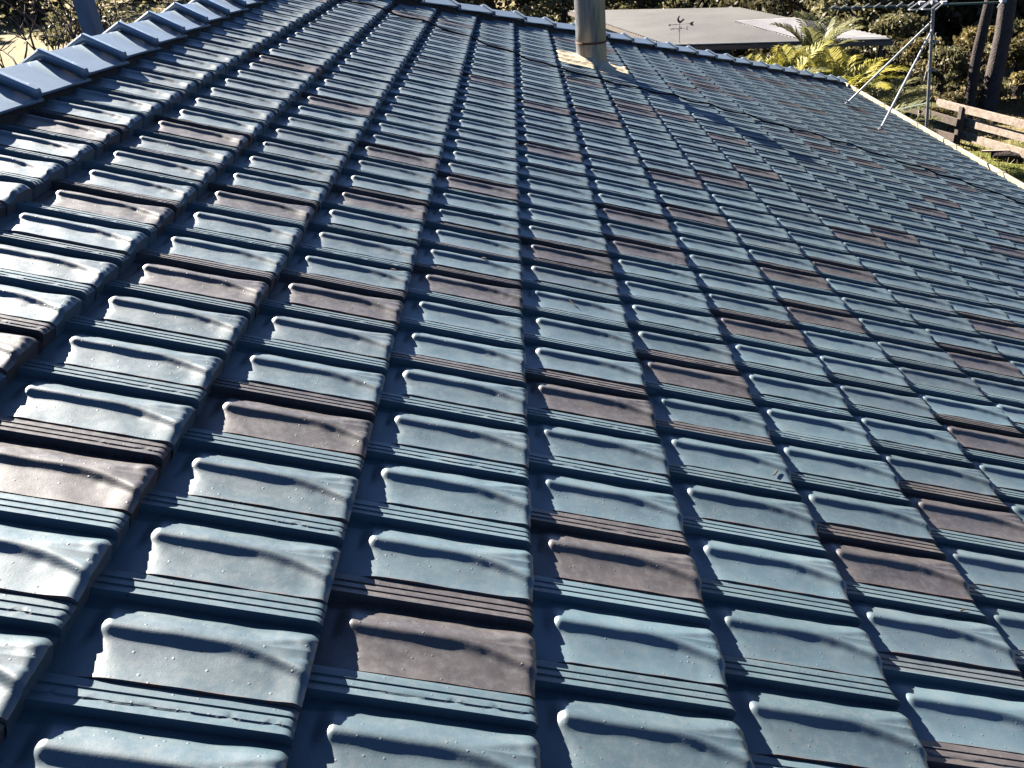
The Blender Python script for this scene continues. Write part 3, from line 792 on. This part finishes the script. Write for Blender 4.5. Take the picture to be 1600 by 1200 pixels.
# tall bare trunks on the right
def gumtree(az, D, r, H, lean, label, mat, crown=True, seed=1):
    p = polar(az, D); p.z = float(gz(p.x, p.y)) - .1; t = empty("gum_tree", p); tag(t, label, "tree"); rnd = random.Random(seed)
    m = MB(); P = [p + Vector((lean[0] * f * H, lean[1] * f * H, H * f)) + Vector((rnd.uniform(-.05, .05), rnd.uniform(-.05, .05), 0)) for f in (0, .04, .15, .3, .5, .75, 1)]
    m.tube(P, [r * 1.35, r * 1.1, r, r * .93, r * .8, r * .6, r * .35], 14)
    for k in range(4):
        f = .35 + .15 * k; c = P[0].lerp(P[-1], f); a = rnd.uniform(0, 6.28); m.tube([c, c + Vector((math.cos(a) * 1.4, math.sin(a) * 1.4, .9)), c + Vector((math.cos(a) * 2.6, math.sin(a) * 2.6, 2.3))], [r * .4, r * .25, r * .1], 7)
    m.build("trunk", mat, t)
    rg = np.random.default_rng(seed); cs = [tuple(Vector(P[-1]) + Vector((rnd.uniform(-2.6, 2.6), rnd.uniform(-2.6, 2.6), rnd.uniform(-3.5, 1.5)))) for _ in range(22)]
    V, F = leaves(cs, .9, 110, .16, rg); link("crown", npmesh("gum_crown", V, F, M_GUM, False), t)
    return t
gumtree(27.2, 25.2, .19, 13, (-.01, 0), "thickest grey-barked gum tree rising behind the fence rails", M_BARK, seed=3)
gumtree(26.15, 24.4, .12, 11, (.02, 0), "slim dark-trunked tree just left of the thick gum trunk", M_BARKD, seed=4)
gumtree(28.5, 27.5, .20, 12, (0, 0), "dark-trunked gum tree right of the thick grey trunk", M_BARKD, seed=5)
gumtree(29.3, 29.5, .16, 12, (0, 0), "thin dark tree trunk nearest the right edge behind the fence", M_BARKD, seed=6)
# pale dead sapling behind the mast
sp_ = polar(23.7, 20.5); sp_.z = -4.4; m = MB(); m.tube([sp_, sp_ + Vector((.02, .05, .8)), sp_ + Vector((.0, .0, 1.6)), sp_ + Vector((.08, 0, 2.5))], [.03, .028, .022, .012], 7)
for k, (a, z) in enumerate(((.5, .9), (2.6, 1.2), (4, 1.5), (1.2, .6))): m.tube([sp_ + Vector((0, 0, z)), sp_ + Vector((math.cos(a) * .25, math.sin(a) * .25, z + .25)), sp_ + Vector((math.cos(a) * .4, math.sin(a) * .3, z + .6))], [.014, .01, .005], 5)
o = m.build("dead_sapling", M_TIMBER, None, sp_); tag(o, "pale leafless sapling standing just behind the antenna mast", "sapling")

def palm(az, D, z, n, L, mat, label, seed, lift=.9, h=None):
    """clumping palm: canes and arching feather fronds"""
    p = polar(az, D); p.z = float(gz(p.x, p.y)); t = empty("palm", p); tag(t, label, "palm", "palms between the house and the shed")
    rnd = random.Random(seed); cr = Vector((p.x, p.y, z)); m = MB()
    for k in range(4):
        a = rnd.uniform(0, 6.28); q = Vector((math.cos(a) * .22, math.sin(a) * .22, 0)); m.tube([p + q * .5, cr + q], [.05, .03], 7)
    m.build("trunk", M_TWIG, t)
    for i in range(n):
        a = 6.283 * i / n + rnd.uniform(-.35, .35); el = math.radians(rnd.uniform(48, 86)) * lift; l = L * rnd.uniform(.75, 1.15)
        o_ = Vector((math.cos(a), math.sin(a), 0)); base = cr + o_ * .12 + Vector((0, 0, rnd.uniform(-.35, .1)))
        S = 16; P = []; e = el; c = base.copy()
        for s in range(S + 1):
            P.append(c.copy()); c = c + (o_ * math.cos(e) + Vector((0, 0, math.sin(e)))) * (l / S); e -= math.radians(rnd.uniform(2.5, 6.0))
        m = MB(); m.tube(P, [.014 * (1 - s / (S + 1)) + .003 for s in range(S + 1)], 5, False)
        side = o_.cross(Vector((0, 0, 1))); V = []; F = []
        for s in range(2 * S - 4):
            f = (s + 3) / 2; i0 = int(f); fr = f - i0
            if i0 >= S: break
            c = P[i0].lerp(P[i0 + 1], fr); tn = (P[i0 + 1] - P[i0]).normalized(); up = side.cross(tn) * -1
            ll = l * .33 * math.sin(math.pi * min(.97, .16 + .8 * f / S)) + .04
            for sg in (-1, 1):
                d = (tn * .75 + side * sg * .72 + up * rnd.uniform(.15, .4) * (1 if up.z > 0 else -1)).normalized()
                e1 = c + d * ll * .55; e2 = c + d * ll + Vector((0, 0, -ll * .22)); wv_ = tn * .015
                b = len(V); V += [c - wv_, c + wv_, e1 + wv_ * 1.1, e1 - wv_ * 1.1, e2]; F += [(b, b + 1, b + 2, b + 3), (b + 3, b + 2, b + 4)]
        m.add(V, F, False); m.build("frond", mat, t, base)
palm(14.3, 19.5, -2.95, 17, 1.2, M_PALM, "golden palm with broad yellow fronds, largest of the clump right of the shed's dark opening", 1)
palm(16.3, 19.0, -2.80, 16, 1.15, M_PALM, "yellow-green palm in the middle of the clump in front of the pale roof sheets", 2, 1.05)
palm(17.6, 20.5, -2.45, 12, 1.15, M_PALMD, "dull green palm standing tallest against the pale roof sheets", 3, 1.1)
palm(19.0, 18.6, -2.85, 16, 1.2, M_PALM, "olive and tan palm at the right end of the clump beside the strut", 4)
palm(17.8, 17.6, -3.15, 14, 1.25, M_PALMD, "low yellow palm nearest the hip end of the roof", 5)
palm(12.6, 18.6, -3.0, 12, .95, M_PALM, "small yellow palm low against the hip caps, left of the large golden palm", 6, 1.05)
palm(12.1, 20.6, -3.35, 7, 1.1, M_PALM, "narrow palm with few upright yellow blades in front of the shed's opening", 7, 1.15)
palm(13.5, 18.2, -2.95, 14, 1.15, M_PALM, "low golden palm between the small left palm and the large golden one", 12)
palm(15.2, 18.0, -3.0, 14, 1.2, M_PALMD, "olive palm just right of the low golden one, close to the hip caps", 13)
palm(10.9, 20.2, -3.20, 8, .85, M_PALM, "leftmost brownish palm peeping over the hip caps at the shed corner", 8)
palm(20.6, 17.2, -3.2, 15, 1.3, M_PALMD, "drooping brown-green palm below the antenna struts", 9)
palm(15.6, 17.0, -3.5, 14, 1.2, M_PALM, "shaded palm low behind the end of the hip", 10)
palm(21.4, 19.5, -3.3, 14, 1.3, M_PALMD, "shaggy tan palm behind the antenna struts", 11)
for i, (az, D, s) in enumerate([(19.8, 16.2, .7), (21.4, 16.6, .62), (17.2, 22.3, .62), (14.2, 22.0, .5)]):
    place("shrub", bush if i < 2 else bushd, az, D, s, ("left yellow-brown shrub beside the house below the antenna", "right yellow-brown shrub beside the house below the antenna", "right-hand dark shrub among the palms in front of the shed", "left-hand dark shrub among the palms in front of the shed")[i], "shrub", "shrubs below the antenna" if i < 2 else "shrubs among the palms")
place("shrub", bush, 25.3, 23.2, .42, "golden-leaved shrub behind the left end of the top fence rail", "shrub", None)

# bare, twiggy trees in front of the clearing on the left
def baretree(az, D, H, seed, label, leafy=0):
    p = polar(az, D); p.z = float(gz(p.x, p.y)) - .1; rnd = random.Random(seed); t = empty("bare_tree", p); tag(t, label, "tree", "bare trees behind the ridge"); m = MB(); tips = []
    def br(a, d, l, r, n):
        P = [a]; R_ = [r]; c = a.copy(); dd = d.copy()
        for s in range(4):
            dd = (dd + Vector((rnd.uniform(-.3, .3), rnd.uniform(-.3, .3), rnd.uniform(-.15, .2)))).normalized(); c = c + dd * l / 4; P.append(c.copy()); R_.append(r * (1 - .13 * (s + 1)))
        m.tube(P, R_, 6 if r > .03 else 4, False); tips.append(c)
        if n > 0:
            for k in range(3):
                q = P[rnd.choice((2, 3, 4, 4))]; nd = (dd + Vector((rnd.uniform(-1, 1), rnd.uniform(-1, 1), rnd.uniform(-.35, .6)))).normalized(); br(q, nd, l * rnd.uniform(.55, .8), r * .55, n - 1)
    br(p, Vector((rnd.uniform(-.2, .2), rnd.uniform(-.1, .1), 1)), H * .42, H * .022, 4)
    m.build("trunk", M_TWIG, t)
    if leafy:
        rg = np.random.default_rng(seed); cs = [tuple(x) for x in tips if rnd.random() < leafy]
        V, F = leaves(cs, .28, 12, .045, rg); link("crown", npmesh("sparse_crown", V, F, M_GUM, False), t)
baretree(-27.6, 15, 4.6, 21, "leafless tree with curling limbs at the far left")
baretree(-25.8, 17, 4.8, 22, "twiggy bare tree right of the far left one", .12)
baretree(-24.9, 22, 5.2, 23, "thin tree with sparse yellow leaves left of the grey column", .6)
baretree(-22.2, 19, 4.6, 24, "sparse yellow-leaved tree right of the grey column", .7)
baretree(-29.5, 24, 5.2, 25, "dark twiggy tree near the left edge at the clearing", .1)
for i, (az, D, s) in enumerate(LST := [(-24.6, 38, 1.2), (-22.6, 34, 1.1), (-20.6, 36, 1.2)]):
    place("shrub", bushd, az, D, s, rank(LST, i) + " olive shrub from the left behind the ridge near the grey column", "shrub", "shrubs near the grey column")
for i, (az, D) in enumerate(LST := [(-28.6, 60), (-26.6, 58), (-25.4, 57), (-27.6, 66), (-30, 62)]):
    place("tree", gumd, az + 0, D + 9, .62, rank(LST, i) + " low dark tree from the left across the top of the dry clearing", "tree", "low trees at the clearing edge")

# grass tufts near the fence
def tufts():
    rg = np.random.default_rng(5); n = 9000; V = []
    Dd = rg.uniform(13, 30, n); az = np.radians(rg.uniform(20, 31, n)); X = CAM[0] + Dd * np.sin(az); Y = CAM[1] + Dd * np.cos(az); Z = gz(X, Y)
    a = rg.uniform(0, 6.28, n); h = rg.uniform(.04, .13, n); wd = .012; dx = np.cos(a) * wd; dy = np.sin(a) * wd; lx = rg.normal(0, .03, n); ly = rg.normal(0, .03, n)
    V = np.stack([np.stack([X - dx, Y - dy, Z - .01], 1), np.stack([X + dx, Y + dy, Z - .01], 1), np.stack([X + lx + dx * .3, Y + ly + dy * .3, Z + h], 1), np.stack([X + lx - dx * .3, Y + ly - dy * .3, Z + h], 1)], 1)
    o = link("grass", npmesh("grass", V.reshape(-1, 3), np.arange(4 * n).reshape(-1, 4), M_BUSHY, False)); tag(o, "short tufty grass around the fence", "grass", kind='stuff')
tufts()

# ------------------------------------------------------------------ litter on the tiles
def on_roof(v, u, dh=.002): return p2w(v, u, surf(v, u) + dh)
def twig(v, u, ang, L, label, cat="twig"):
    P = [on_roof(v + math.cos(ang) * L * t, u + math.sin(ang) * L * t, .004 + .002 * math.sin(t * 9)) for t in (0, .35, .7, 1)]
    m = MB(); m.tube(P, [.0018, .0022, .002, .001], 6); o = m.build("twig", M_LEAFDRY, None, P[0]); tag(o, label, cat)
twig(.115, 1.64, -.9, .035, "tiny dark twig lying in the pan of a blue tile near the middle")
twig(.90, .47, .4, .045, "pale crumpled lichen twig on the crest of a blue tile at lower right")
twig(.60, .86, 1.0, .03, "short dry twig on a blue tile right of centre")
def leaf(v, u, L, label):
    c = on_roof(v, u, .003); m = MB(); a = Vector((CP, .2, -SP)).normalized(); b = Vector((-.2, 1, 0)).normalized(); V = []; F = []
    for t, wd, z in ((0, .0, 0), (.25, .2, .05), (.55, .25, .1), (.8, .15, .06), (1, 0, .16)):
        V += [c + a * L * t + b * L * wd + Vector((0, 0, z * L + .002)), c + a * L * t + Vector((0, 0, z * L)), c + a * L * t - b * L * wd + Vector((0, 0, z * L + .003))]
    for i in range(4): F += [(3 * i, 3 * i + 1, 3 * i + 4, 3 * i + 3), (3 * i + 1, 3 * i + 2, 3 * i + 5, 3 * i + 4)]
    m.add(V, F, True); o = m.build("leaf", M_LEAFDRY, None, c); s = o.modifiers.new("t", 'SOLIDIFY'); s.thickness = .0007; tag(o, label, "leaf")
leaf(-.175, 1.76, .020, "small curled brown leaf on a blue tile left of centre")
leaf(-.44, 1.47, .017, "small dark leaf at the lower end of a blue tile left of centre")
